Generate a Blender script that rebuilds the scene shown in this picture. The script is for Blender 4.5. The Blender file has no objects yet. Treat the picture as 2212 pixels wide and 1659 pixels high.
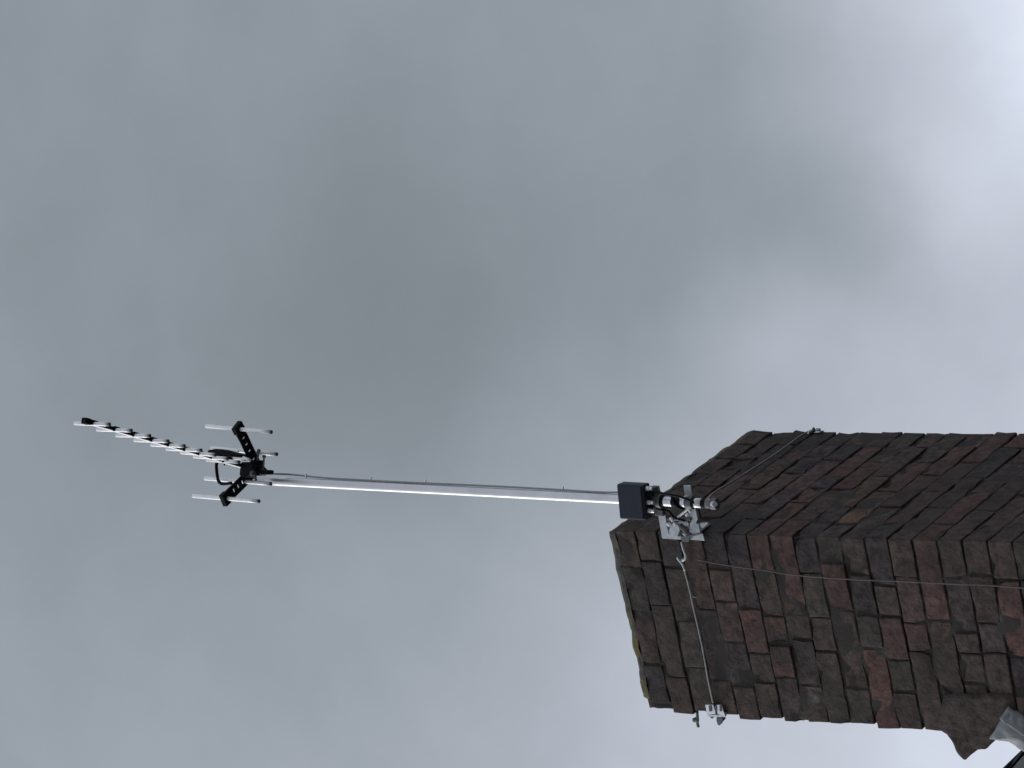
import bpy, bmesh, math, random
import numpy as np
from mathutils import Vector, Matrix, noise
random.seed(7)
scene = bpy.context.scene
COL = scene.collection

# ------------------------------------------------------------------ camera
# The photograph is turned on its side: its left edge is the world's "up".
F = 7425.3            # focal length in units of a 2212 px wide picture
PITCH = 0.636148
CAM = Vector((0, 0, 1.6))
RGT = Vector((1, 0, 0))
FWD = Vector((0, math.cos(PITCH), math.sin(PITCH)))
UPV = Vector((0, -math.sin(PITCH), math.cos(PITCH)))
cam_data = bpy.data.cameras.new("camera")
cam_data.sensor_width = 36.0
cam_data.lens = 36.0 * F / 2212.0
cam_data.clip_start = 0.05
cam_data.clip_end = 2000
cam = bpy.data.objects.new("camera", cam_data)
COL.objects.link(cam)
m = Matrix.Identity(4)
for i, v in enumerate((-UPV, RGT, -FWD)):
    for k in range(3):
        m[k][i] = v[k]
m.translation = CAM
cam.matrix_world = m
scene.camera = cam

# ------------------------------------------------------------------ sun
SUN_DIR = Vector((-0.92, 0.15, 0.42)).normalized()      # towards the sun
SUN_EL = math.asin(SUN_DIR.z)
sl = bpy.data.lights.new("sun", 'SUN')
sl.energy = 1.5
sl.angle = math.radians(14)
sl.color = (1.0, 0.98, 0.95)
so = bpy.data.objects.new("sun", sl)
so.rotation_euler = SUN_DIR.to_track_quat('Z', 'Y').to_euler()
COL.objects.link(so)

scene.view_settings.view_transform = 'Standard'
scene.view_settings.look = 'None'
scene.view_settings.exposure = 0.0
scene.view_settings.gamma = 1.0

# ------------------------------------------------------------------ sky
def ray(x, y):
    """direction of the sight line through a point of the photograph (2212 x 1659)"""
    return (FWD * F + RGT * -(y - 829.5) + UPV * -(x - 1106.0)).normalized()

def lin(v):
    v /= 255.0
    return v / 12.92 if v <= 0.04045 else ((v + 0.055) / 1.055) ** 2.4

# brightness of the overcast (sRGB green level) in directions read off the photograph
SKY = [(50, 50, 149), (600, 150, 152), (1100, 60, 152), (1100, 620, 142), (600, 850, 143), (613, 611, 142), (1134, 300, 149),
       (100, 500, 148), (100, 1000, 152), (300, 700, 147), (100, 1600, 161), (800, 1400, 166), (450, 1300, 158),
       (1200, 1620, 183), (1150, 1250, 169), (850, 1150, 158), (950, 1000, 150), (1150, 950, 157),
       (1387, 169, 154), (1612, 337, 158), (1668, 84, 165), (1837, 112, 182), (1893, 365, 182), (1837, 534, 169), (2033, 393, 212),
       (2061, 309, 200), (1977, 478, 186), (1668, 630, 184), (1612, 545, 159), (1720, 560, 163), (1808, 585, 167), (1808, 655, 183), (1949, 730, 190), (1500, 730, 165),
       (1218, 618, 147), (1400, 480, 152), (2145, 223, 214), (2118, 506, 200), (2118, 730, 192), (1612, 815, 178), (1986, 282, 191), (2150, 400, 208),
       (2212, 0, 236), (2120, 40, 220), (1980, 60, 202), (2040, 180, 202), (1300, 950, 163), (2150, 870, 193), (1850, 850, 187),
       (1650, 1620, 202), (2050, 1640, 218), (1400, 1640, 192),
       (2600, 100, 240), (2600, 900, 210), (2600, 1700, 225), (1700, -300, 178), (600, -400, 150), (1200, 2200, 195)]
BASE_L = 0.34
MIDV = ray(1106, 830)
BR_S, BR_A = 0.5, 0.28      # sky brightness added all round outside the view, to whiten the aerial rods
dirs = np.array([list(ray(x, y)) for x, y, g in SKY])
tgt = np.array([lin(g) - BASE_L - BR_A * (1 - math.exp(-(ray(x, y) - MIDV).length_squared / (2 * BR_S ** 2))) for x, y, g in SKY])
SIG = 0.055
dd = ((dirs[:, None, :] - dirs[None, :, :]) ** 2).sum(-1)
K = np.exp(-dd / (2 * SIG ** 2))
amp = np.linalg.solve(K.T @ K + 0.3 * np.eye(len(SKY)), K.T @ tgt)
SIG2 = 0.020
K2 = np.exp(-dd / (2 * SIG2 ** 2))
amp2 = np.linalg.solve(K2.T @ K2 + 0.02 * np.eye(len(SKY)), K2.T @ (tgt - K @ amp))

world = bpy.data.worlds.new("World")
scene.world = world
world.use_nodes = True
N = world.node_tree.nodes
L = world.node_tree.links
bg = N["Background"]
tc = N.new("ShaderNodeTexCoord")
nz = N.new("ShaderNodeTexNoise")
nz.inputs["Scale"].default_value = 16
nz.inputs["Detail"].default_value = 6
nz.inputs["Roughness"].default_value = 0.5
L.new(tc.outputs["Generated"], nz.inputs["Vector"])
sub = N.new("ShaderNodeVectorMath"); sub.operation = 'SUBTRACT'
sub.inputs[1].default_value = (0.5, 0.5, 0.5)
L.new(nz.outputs["Color"], sub.inputs[0])
scl = N.new("ShaderNodeVectorMath"); scl.operation = 'SCALE'
scl.inputs["Scale"].default_value = 0.032
L.new(sub.outputs[0], scl.inputs[0])
wv = N.new("ShaderNodeVectorMath"); wv.operation = 'ADD'
L.new(tc.outputs["Generated"], wv.inputs[0]); L.new(scl.outputs[0], wv.inputs[1])
def wmath(op, a, b=None):
    n = N.new("ShaderNodeMath"); n.operation = op
    for i, s in enumerate((a, b)):
        if s is None: continue
        if isinstance(s, (int, float)): n.inputs[i].default_value = s
        else: L.new(s, n.inputs[i])
    return n.outputs[0]
total = None
for d, a, a2 in zip(dirs, amp, amp2):
    ds = N.new("ShaderNodeVectorMath"); ds.operation = 'DISTANCE'
    L.new(wv.outputs[0], ds.inputs[0]); ds.inputs[1].default_value = tuple(float(c) for c in d)
    e = wmath('POWER', ds.outputs["Value"], 2.0)
    e1 = wmath('EXPONENT', wmath('MULTIPLY', e, -1.0 / (2 * SIG ** 2)))
    e2 = wmath('EXPONENT', wmath('MULTIPLY', e, -1.0 / (2 * SIG2 ** 2)))
    e = wmath('ADD', wmath('MULTIPLY', e1, float(a)), wmath('MULTIPLY', e2, float(a2)))
    total = e if total is None else wmath('ADD', total, e)
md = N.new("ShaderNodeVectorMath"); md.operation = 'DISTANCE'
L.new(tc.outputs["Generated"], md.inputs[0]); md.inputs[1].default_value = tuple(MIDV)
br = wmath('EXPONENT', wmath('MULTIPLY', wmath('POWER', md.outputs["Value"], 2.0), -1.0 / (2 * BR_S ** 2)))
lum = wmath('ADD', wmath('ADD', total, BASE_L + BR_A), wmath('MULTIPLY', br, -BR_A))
# broad streaky cloud structure over the whole overcast
mp = N.new("ShaderNodeMapping")
mp.inputs["Rotation"].default_value = (0.4, 0.5, 0.3)
mp.inputs["Scale"].default_value = (1.0, 2.2, 1.0)
L.new(tc.outputs["Generated"], mp.inputs["Vector"])
n2 = N.new("ShaderNodeTexNoise")
n2.inputs["Scale"].default_value = 9; n2.inputs["Detail"].default_value = 7; n2.inputs["Roughness"].default_value = 0.45
n2.inputs["Distortion"].default_value = 0.4
L.new(mp.outputs[0], n2.inputs["Vector"])
f2 = wmath('ADD', wmath('MULTIPLY', wmath('SUBTRACT', n2.outputs["Fac"], 0.5), 0.34), 1.0)
lum = wmath('MULTIPLY', lum, f2)
# glow added round the hidden sun, left outside the picture, to whiten the metal
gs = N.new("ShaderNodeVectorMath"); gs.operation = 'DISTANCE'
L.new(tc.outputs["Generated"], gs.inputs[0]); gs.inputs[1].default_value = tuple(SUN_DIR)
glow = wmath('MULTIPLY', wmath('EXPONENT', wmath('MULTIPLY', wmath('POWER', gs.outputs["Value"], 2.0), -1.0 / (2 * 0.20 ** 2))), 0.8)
n3 = N.new("ShaderNodeTexNoise")
n3.inputs["Scale"].default_value = 34; n3.inputs["Detail"].default_value = 8; n3.inputs["Roughness"].default_value = 0.6
L.new(wv.outputs[0], n3.inputs["Vector"])
lum = wmath('MULTIPLY', lum, wmath('ADD', wmath('MULTIPLY', wmath('SUBTRACT', n3.outputs["Fac"], 0.5), 0.16), 1.0))
lum = wmath('MAXIMUM', lum, 0.18)
ramp = N.new("ShaderNodeValToRGB")
L.new(lum, ramp.inputs["Fac"])
el = ramp.color_ramp.elements
el[0].position = 0.0; el[0].color = (0, 0, 0, 1)
el[1].position = 1.0; el[1].color = (0.96, 1.0, 1.1, 1)
def stop(r, g, b):
    e = el.new(lin(g)); e.color = (lin(r), lin(g), lin(b), 1)
stop(133, 141, 148); stop(142, 150, 158); stop(152, 160, 168); stop(165, 172, 181); stop(186, 192, 204); stop(200, 206, 218); stop(216, 223, 238)
skyt = N.new("ShaderNodeTexSky")
skyt.sky_type = 'NISHITA'
skyt.sun_disc = False
skyt.sun_elevation = SUN_EL
skyt.sun_rotation = math.atan2(SUN_DIR.x, SUN_DIR.y)
dim = N.new("ShaderNodeVectorMath"); dim.operation = 'SCALE'
dim.inputs["Scale"].default_value = 0.1
L.new(skyt.outputs[0], dim.inputs[0])
mix = N.new("ShaderNodeMix"); mix.data_type = 'RGBA'
mix.inputs["Factor"].default_value = 0.96           # almost closed cloud cover over the clear sky
L.new(dim.outputs[0], mix.inputs["A"]); L.new(ramp.outputs[0], mix.inputs["B"])
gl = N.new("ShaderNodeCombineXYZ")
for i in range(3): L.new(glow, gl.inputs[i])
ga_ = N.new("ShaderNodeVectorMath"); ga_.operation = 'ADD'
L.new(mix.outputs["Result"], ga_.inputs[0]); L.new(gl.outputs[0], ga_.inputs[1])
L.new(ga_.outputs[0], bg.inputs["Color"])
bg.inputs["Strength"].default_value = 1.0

# ------------------------------------------------------------------ helpers
TH = 1.21563944
DA = Vector((math.cos(TH), math.sin(TH), 0))     # along the right-hand (far receding) face
DB = Vector((-math.sin(TH), math.cos(TH), 0))    # along the left-hand face
UP = Vector((0, 0, 1))
LA, LB = 0.748, 0.5346
C0 = CAM + Vector((-0.39403771, 7.61781068, 5.30865394))   # near top corner of the stack
def W(a, b, z):
    """stack coordinates: a along DA, b along DB, z relative to the stack's top"""
    return C0 + DA * a + DB * b + UP * z
def hit(x, y, p, n):
    d = ray(x, y)
    t = (p - CAM).dot(n) / d.dot(n)
    return CAM + d * t
def on_b(x, y, off=0.0):        # point on the plane of the left-hand face, off metres proud of it
    return hit(x, y, C0 - DA * off, DA)
def on_a(x, y, off=0.0):
    return hit(x, y, C0 - DB * off, DB)

def link(name, bm, mat, parent=None, smooth=False, loc=None):
    me = bpy.data.meshes.new(name)
    if loc is None:
        loc = Vector((0, 0, 0))
        if len(bm.verts):
            for v in bm.verts: loc = loc + v.co
            loc = loc / len(bm.verts)
    base = loc
    bmesh.ops.translate(bm, verts=bm.verts, vec=-base)
    bmesh.ops.recalc_face_normals(bm, faces=bm.faces)
    bm.to_mesh(me); bm.free()
    me.materials.append(mat)
    for p in me.polygons: p.use_smooth = smooth
    o = bpy.data.objects.new(name, me)
    COL.objects.link(o)
    if parent is not None:
        o.parent = parent
        o.location = base - world_loc(parent)
    else:
        o.location = base
    return o
def world_loc(o):
    v = Vector(o.location)
    while o.parent is not None:
        o = o.parent; v = v + o.location
    return v
def tag(o, label=None, cat=None, group=None, kind=None):
    if label: o["label"] = label
    if cat: o["category"] = cat
    if group: o["group"] = group
    if kind: o["kind"] = kind
    return o
def empty(name, loc):
    o = bpy.data.objects.new(name, None)
    o.location = loc; o.empty_display_size = 0.05
    COL.objects.link(o)
    return o

def tube(bm, pts, r, seg=12, caps=True, r2=None):
    """round bar along a polyline with parallel-transported frames"""
    pts = [Vector(p) for p in pts]
    n = len(pts)
    t0 = (pts[1] - pts[0]).normalized()
    ref = Vector((0, 0, 1)) if abs(t0.z) < 0.9 else Vector((1, 0, 0))
    x = t0.cross(ref).normalized()
    rings = []
    for i, p in enumerate(pts):
        t = (pts[min(i + 1, n - 1)] - pts[max(i - 1, 0)]).normalized()
        x = (x - t * x.dot(t)).normalized()
        y = t.cross(x)
        rr = r if r2 is None else r + (r2 - r) * i / (n - 1)
        rings.append([bm.verts.new(p + (x * math.cos(2 * math.pi * k / seg) + y * math.sin(2 * math.pi * k / seg)) * rr) for k in range(seg)])
    for a, b in zip(rings, rings[1:]):
        for k in range(seg):
            bm.faces.new((a[k], a[(k + 1) % seg], b[(k + 1) % seg], b[k]))
    if caps:
        bm.faces.new(rings[0][::-1]); bm.faces.new(rings[-1])
def obox(bm, c, ax, ay, az, sx, sy, sz, bev=0.0):
    """box with centre c, unit axes and full sizes; edges bevelled"""
    vs = []
    for i in (-.5, .5):
        for j in (-.5, .5):
            for k in (-.5, .5):
                vs.append(bm.verts.new(c + ax * sx * i + ay * sy * j + az * sz * k))
    fs = []
    for q in ((0, 1, 3, 2), (4, 6, 7, 5), (0, 4, 5, 1), (2, 3, 7, 6), (0, 2, 6, 4), (1, 5, 7, 3)):
        fs.append(bm.faces.new([vs[i] for i in q]))
    if bev > 0:
        es = list({e for f in fs for e in f.edges})
        bmesh.ops.bevel(bm, geom=es, offset=bev, segments=2, affect='EDGES', profile=0.5)
def prism(bm, pts, vec):
    a = [bm.verts.new(p) for p in pts]
    b = [bm.verts.new(p + vec) for p in pts]
    bm.faces.new(a); bm.faces.new(b[::-1])
    n = len(a)
    for i in range(n):
        bm.faces.new((a[i], b[i], b[(i + 1) % n], a[(i + 1) % n]))
def spline(pts, k=6):
    pts = [Vector(p) for p in pts]
    out = []
    P = [pts[0] * 2 - pts[1]] + pts + [pts[-1] * 2 - pts[-2]]
    for i in range(1, len(P) - 2):
        for s in range(k):
            t = s / k
            a, b, c, d = P[i - 1], P[i], P[i + 1], P[i + 2]
            out.append(0.5 * ((2 * b) + (c - a) * t + (2 * a - 5 * b + 4 * c - d) * t * t + (3 * b - a - 3 * c + d) * t ** 3))
    out.append(pts[-1])
    return out

# ------------------------------------------------------------------ materials
def material(name, base, rough=0.6, metal=0.0, var=0.25, scale=30, bump=0.2, bscale=120, bdist=0.002, spec=0.5, col2=None, attr=False):
    mt = bpy.data.materials.new(name); mt.use_nodes = True
    n = mt.node_tree.nodes; l = mt.node_tree.links
    p = n["Principled BSDF"]
    p.inputs["Roughness"].default_value = rough
    p.inputs["Metallic"].default_value = metal
    p.inputs["Specular IOR Level"].default_value = spec
    t = n.new("ShaderNodeTexCoord")
    a = n.new("ShaderNodeTexNoise"); a.inputs["Scale"].default_value = scale; a.inputs["Detail"].default_value = 8; a.inputs["Roughness"].default_value = 0.65
    l.new(t.outputs["Object"], a.inputs["Vector"])
    mx = n.new("ShaderNodeMix"); mx.data_type = 'RGBA'
    c2 = col2 if col2 else tuple(c * (1 - var) for c in base)
    mr = n.new("ShaderNodeMapRange"); mr.inputs["From Min"].default_value = 0.35; mr.inputs["From Max"].default_value = 0.65
    l.new(a.outputs["Fac"], mr.inputs["Value"]); l.new(mr.outputs[0], mx.inputs["Factor"])
    mx.inputs["A"].default_value = (*base, 1); mx.inputs["B"].default_value = (*c2, 1)
    out = mx.outputs["Result"]
    if attr:
        at = n.new("ShaderNodeAttribute"); at.attribute_name = "tone"
        mu = n.new("ShaderNodeMix"); mu.data_type = 'RGBA'; mu.blend_type = 'MULTIPLY'; mu.inputs["Factor"].default_value = 1
        l.new(at.outputs["Color"], mu.inputs["A"]); l.new(out, mu.inputs["B"]); out = mu.outputs["Result"]
    l.new(out, p.inputs["Base Color"])
    b = n.new("ShaderNodeTexNoise"); b.inputs["Scale"].default_value = bscale; b.inputs["Detail"].default_value = 6; b.inputs["Roughness"].default_value = 0.7
    l.new(t.outputs["Object"], b.inputs["Vector"])
    bp = n.new("ShaderNodeBump"); bp.inputs["Strength"].default_value = bump; bp.inputs["Distance"].default_value = bdist
    l.new(b.outputs["Fac"], bp.inputs["Height"]); l.new(bp.outputs[0], p.inputs["Normal"])
    return mt
M = {}
M['brick'] = material('sooty_brick', (0.88, 0.80, 0.755), 0.92, col2=(0.32, 0.30, 0.29), scale=42, bump=1.0, bscale=75, bdist=0.007, attr=True, spec=0.2)
# blotches and paler scuffs on the brick
def enrich_brick(mt):
    n = mt.node_tree.nodes; l = mt.node_tree.links; p = n["Principled BSDF"]
    src = p.inputs["Base Color"].links[0].from_socket
    t = n.new("ShaderNodeTexCoord")
    v = n.new("ShaderNodeTexNoise"); v.inputs["Scale"].default_value = 55; v.inputs["Detail"].default_value = 4
    l.new(t.outputs["Object"], v.inputs["Vector"])
    r = n.new("ShaderNodeMapRange"); r.inputs["From Min"].default_value = 0.62; r.inputs["From Max"].default_value = 0.72
    l.new(v.outputs["Fac"], r.inputs["Value"])
    s = n.new("ShaderNodeMath"); s.operation = 'MULTIPLY'; s.inputs[1].default_value = 0.35
    l.new(r.outputs[0], s.inputs[0])
    mx = n.new("ShaderNodeMix"); mx.data_type = 'RGBA'
    l.new(s.outputs[0], mx.inputs["Factor"]); l.new(src, mx.inputs["A"]); mx.inputs["B"].default_value = (0.12, 0.11, 0.108, 1)
    # green-black algae staining in large patches
    g = n.new("ShaderNodeTexNoise"); g.inputs["Scale"].default_value = 3.2; g.inputs["Detail"].default_value = 7
    l.new(t.outputs["Object"], g.inputs["Vector"])
    gr = n.new("ShaderNodeMapRange"); gr.inputs["From Min"].default_value = 0.42; gr.inputs["From Max"].default_value = 0.62; gr.inputs["To Max"].default_value = 0.6
    l.new(g.outputs["Fac"], gr.inputs["Value"])
    m2 = n.new("ShaderNodeMix"); m2.data_type = 'RGBA'
    l.new(gr.outputs[0], m2.inputs["Factor"]); l.new(mx.outputs["Result"], m2.inputs["A"]); m2.inputs["B"].default_value = (0.050, 0.047, 0.044, 1)
    l.new(m2.outputs["Result"], p.inputs["Base Color"])
enrich_brick(M['brick'])

def lichened(mt):
    n = mt.node_tree.nodes; l = mt.node_tree.links; p = n["Principled BSDF"]
    src = p.inputs["Base Color"].links[0].from_socket
    t = n.new("ShaderNodeTexCoord")
    v = n.new("ShaderNodeTexNoise"); v.inputs["Scale"].default_value = 13; v.inputs["Detail"].default_value = 5
    l.new(t.outputs["Object"], v.inputs["Vector"])
    r = n.new("ShaderNodeMapRange"); r.inputs["From Min"].default_value = 0.54; r.inputs["From Max"].default_value = 0.60
    l.new(v.outputs["Fac"], r.inputs["Value"])
    mx = n.new("ShaderNodeMix"); mx.data_type = 'RGBA'
    l.new(r.outputs[0], mx.inputs["Factor"]); l.new(src, mx.inputs["A"]); mx.inputs["B"].default_value = (0.14, 0.120, 0.055, 1)
    l.new(mx.outputs["Result"], p.inputs["Base Color"])
M['mortar'] = material('sooty_mortar', (0.052, 0.046, 0.043), 0.95, col2=(0.16, 0.15, 0.145), scale=11, bump=0.8, bscale=90, bdist=0.004, spec=0.2)
for nd_ in M['mortar'].node_tree.nodes:
    if nd_.type == 'MAP_RANGE':
        nd_.inputs["From Min"].default_value = .56; nd_.inputs["From Max"].default_value = .72
M['flaunch'] = material('lichened_mortar', (0.125, 0.125, 0.112), 0.95, col2=(0.06, 0.062, 0.05), scale=16, bump=1.0, bscale=60, bdist=0.006, spec=0.2)
lichened(M['flaunch'])
#M['lichen'] = material('yellow_lichen', (0.22, 0.20, 0.09), 0.95, col2=(0.14, 0.15, 0.09), scale=60, bump=1.0, bscale=150, bdist=0.003, spec=0.2)
M['alu'] = material('bright_aluminium', (0.97, 0.975, 0.98), 0.5, 0.35, var=0.06, scale=25, bump=0.04, bscale=200, bdist=0.0005)
M['mast'] = material('mast_aluminium', (0.66, 0.665, 0.68), 0.45, 1.0, var=0.14, scale=10, bump=0.05, bscale=120, bdist=0.0005)
M['galv'] = material('galvanised_steel', (0.55, 0.58, 0.60), 0.5, 0.45, var=0.3, scale=60, bump=0.15, bscale=150, bdist=0.0008)
M['bright'] = material('bright_galvanised_steel', (0.85, 0.87, 0.89), 0.4, 0.5, var=0.2, scale=50, bump=0.1, bscale=150, bdist=0.0006)
M['darksteel'] = material('weathered_steel', (0.16, 0.17, 0.18), 0.6, 0.5, var=0.4, scale=70, bump=0.2, bscale=150, bdist=0.001)
M['wire'] = material('galvanised_wire', (0.25, 0.245, 0.24), 0.55, 0.3, var=0.35, scale=40, bump=0.3, bscale=400, bdist=0.001)
M['black'] = material('black_plastic', (0.006, 0.0065, 0.009), 0.6, 0.0, var=0.3, scale=50, bump=0.08, bscale=200, bdist=0.0005, spec=0.12)
M['box'] = material('slate_black_plastic', (0.022, 0.028, 0.045), 0.6, 0.0, var=0.2, scale=30, bump=0.08, bscale=160, bdist=0.0005, spec=0.35)
M['pale'] = material('pale_galvanised_wire', (0.42, 0.41, 0.40), 0.5, 0.3, var=0.35, scale=40, bump=0.3, bscale=400, bdist=0.001)
M['coax'] = material('faded_brown_sheath', (0.10, 0.088, 0.082), 0.7, 0.0, var=0.3, scale=30, bump=0.1, bscale=200, bdist=0.0005)
M['greycoax'] = material('grey_cable_sheath', (0.34, 0.34, 0.36), 0.5, 0.0, var=0.2, scale=30, bump=0.1, bscale=200, bdist=0.0005)
M['lead'] = material('weathered_lead', (0.36, 0.38, 0.38), 0.7, 0.0, col2=(0.17, 0.18, 0.19), scale=9, bump=0.5, bscale=25, bdist=0.006)
M['slate'] = material('roof_slate', (0.13, 0.14, 0.15), 0.7, 0.0, col2=(0.08, 0.085, 0.09), scale=9, bump=0.6, bscale=40, bdist=0.004)
M['ridge'] = material('ridge_clay', (0.15, 0.15, 0.155), 0.8, 0.0, col2=(0.09, 0.09, 0.095), scale=12, bump=0.6, bscale=50, bdist=0.004)
M['ground'] = material('garden_ground', (0.15, 0.145, 0.13), 0.95, 0.0, col2=(0.09, 0.09, 0.075), scale=0.8, bump=0.8, bscale=6, bdist=0.05)
M['wall'] = material('painted_render', (0.45, 0.42, 0.37), 0.9, 0.0, var=0.2, scale=2, bump=0.5, bscale=60, bdist=0.003)
M['glass'] = material('window_glass', (0.03, 0.035, 0.04), 0.08, 0.0, var=0.1, scale=3, bump=0.0)
M['white'] = material('white_frame', (0.75, 0.75, 0.73), 0.5, 0.0, var=0.1, scale=6, bump=0.1)

# ------------------------------------------------------------------ chimney stack
CH = 0.0712           # course height
TOPG = 0.020          # mortar bed over the top course
NC = 36
chim = empty('chimney', W(LA / 2, LB / 2, -TOPG - NC * CH))
tag(chim, 'tall soot-dark red brick chimney stack with rough projecting bricks, lichen along its top edge', 'chimney')

BROWN = [(0.160, 0.127, 0.118), (0.170, 0.129, 0.120), (0.152, 0.124, 0.114), (0.145, 0.121, 0.111), (0.160, 0.134, 0.126), (0.155, 0.119, 0.116)]
RED = [(0.205, 0.128, 0.124), (0.195, 0.128, 0.122), (0.220, 0.134, 0.124)]
BLUE = [(0.118, 0.104, 0.112), (0.126, 0.110, 0.114), (0.112, 0.101, 0.106)]
GREEN = [(0.138, 0.126, 0.112), (0.142, 0.130, 0.120)]
OCHRE = [(0.27, 0.19, 0.14)]
# individual bricks read off the photograph: position in the picture, kind, reach
SPECIAL = [(1603, 1340, RED, 0), (1617, 1400, RED, 0), (1650, 1343, RED, 0), (1933, 1535, RED, 0), (2024, 1535, BROWN, 0), (1665, 1170, RED, 0), (1689, 1110, RED, 0),
           (1924, 1199, RED, 0), (1935, 1225, OCHRE, 0), (2029, 1194, RED, 0), (2190, 1400, RED, 0), (2206, 1300, OCHRE, 0), 
           (1425, 1480, BLUE, 0), (1590, 1230, BLUE, 0), (1610, 1160, BLUE, 0), (1760, 1170, BLUE, 0), (1740, 1420, BLUE, 0),
           (1730, 1320, BLUE, 0), (2060, 1270, BLUE, 0), (1900, 1440, BLUE, 0), (1510, 1330, BLUE, 0), (1620, 1480, BLUE, 0),
           (1790, 1340, BROWN, 0), (1850, 1380, BROWN, 0), (1980, 1480, BROWN, 0), (1800, 1540, GREEN, 0), (1860, 1530, GREEN, 0), (1380, 1320, GREEN, 0), (1520, 1490, GREEN, 0),
           (2063, 984, RED, 0), (2100, 960, RED, 0), (2030, 1010, RED, 0), (2150, 960, RED, 0), (2190, 950, RED, 0), (2010, 1040, RED, 0), (1940, 1030, RED, 0), (1852, 1094, OCHRE, 0), (1970, 1080, RED, 0), (2060, 1110, RED, 0),
           (1700, 950, BLUE, 0), (1760, 960, BLUE, 0), (1830, 950, BLUE, 0)]
def to_px(p):
    v = p - CAM
    w = v.dot(FWD)
    return 1106.0 - v.dot(UPV) / w * F, 829.5 - v.dot(RGT) / w * F
SPOTS = []
for sx, sy, k, r in SPECIAL:
    left = sy > 1146 + (sx - 1310) * .03
    v_ = (on_b(sx, sy) if left else on_a(sx, sy)) - C0
    SPOTS.append(('B' if left else 'A', v_.dot(DB) if left else v_.dot(DA), v_.z, k))
def pick(face, s0, s1, z0, z1):
    for f_, s_, z_, k in SPOTS:
        if f_ == face and s0 - .004 <= s_ <= s1 + .004 and z0 - .004 <= z_ <= z1 + .004:
            return random.choice(k)
    if face == 'A' and z1 < -.35 and random.random() < .16: return tuple(v * random.uniform(.85, 1.05) for v in random.choice(RED))
    if face == 'A' and z1 > -.30 and random.random() < .5: return tuple(v * random.uniform(.85, 1.0) for v in random.choice(GREEN + BLUE[:1] + BROWN[3:4]))
    q = random.random()
    if q < .68: c = random.choice(BROWN)
    elif q < .76: c = random.choice(RED[:2])
    elif q < .84: c = random.choice(BLUE)
    else: c = random.choice(GREEN)
    f = random.uniform(.88, 1.12)
    return tuple(v * f for v in c)

bm = bmesh.new()
tone = bm.verts.layers.float_color.new("tone")
def axis_cuts(h, r, step):
    inner = h - 1.3 * r
    k = max(1, int(round(2 * inner / step)))
    v = [-h, -h + .35 * r, -h + .8 * r]
    v += [-inner + 2 * inner * i / k for i in range(k + 1)]
    v += [h - .8 * r, h - .35 * r, h]
    return v
def brick(a0, a1, b0, b1, z0, z1, face):
    """one worn brick in stack coordinates"""
    ca, cb, cz = (a0 + a1) / 2, (b0 + b1) / 2, (z0 + z1) / 2
    ha, hb, hz = (a1 - a0) / 2, (b1 - b0) / 2, (z1 - z0) / 2
    r = random.uniform(.0025, .0045)
    seed = Vector((random.uniform(0, 99), random.uniform(0, 99), random.uniform(0, 99)))
    if face == 'B':
        fc = W(0, cb, cz)
    else:
        fc = W(ca, 0, cz)
    colr = pick('B', b0, b1, z0, z1) if (face == 'B' or (face == 'A' and a0 < .01 and random.random() < .6)) else pick('A', a0, a1, z0, z1)
    yaw = random.uniform(-.012, .012); til = random.uniform(-.012, .012)
    ga, gb, gz = (axis_cuts(h, r, .028) for h in (ha, hb, hz))
    cache = {}
    def vert(i, j, k):
        key = (i, j, k)
        if key in cache: return cache[key]
        p = Vector((ga[i], gb[j], gz[k]))
        q = Vector((max(-ha + r, min(ha - r, p.x)), max(-hb + r, min(hb - r, p.y)), max(-hz + r, min(hz - r, p.z))))
        d = p - q
        if d.length > 1e-9: p = q + d.normalized() * min(r, d.length * 1.0 if d.length < r else r)
        w = p * 30 + seed
        nd = noise.noise_vector(w) * .0021 + noise.noise_vector(w * 2.6) * .0012
        # chipped arrises
        if d.length > r * .9:
            ch = max(0, noise.noise(p * 18 + seed * 1.7) - .12) * .018
            p -= d.normalized() * ch
        p = p + nd
        p = Vector((p.x - yaw * p.y, p.y + yaw * p.x + til * p.z, p.z - til * p.y))
        v = bm.verts.new(W(ca + p.x, cb + p.y, cz + p.z))
        v[tone] = (*colr, 1)
        cache[key] = v
        return v
    na, nb, nk = len(ga), len(gb), len(gz)
    def grid(fn, n1, n2):
        for i in range(n1 - 1):
            for j in range(n2 - 1):
                bm.faces.new((fn(i, j), fn(i + 1, j), fn(i + 1, j + 1), fn(i, j + 1)))
    grid(lambda i, j: vert(i, j, 0), na, nb); grid(lambda i, j: vert(i, j, nk - 1), na, nb)
    grid(lambda i, j: vert(i, 0, j), na, nk); grid(lambda i, j: vert(i, nb - 1, j), na, nk)
    grid(lambda i, j: vert(0, i, j), nb, nk); grid(lambda i, j: vert(na - 1, i, j), nb, nk)
T = 0.102; J = 0.005
def run(s, e, n):
    """n bricks with joints between s and e"""
    w = (e - s - J * (n - 1)) / n
    out = []
    x = s
    for i in range(n):
        out.append((x, x + w)); x += w + J
    # uneven perpends
    res = []
    sh = [0] + [random.uniform(-.012, .012) for _ in range(n - 1)] + [0]
    for i, (p, q) in enumerate(out):
        res.append((p + sh[i], q + sh[i + 1]))
    return res
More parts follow.
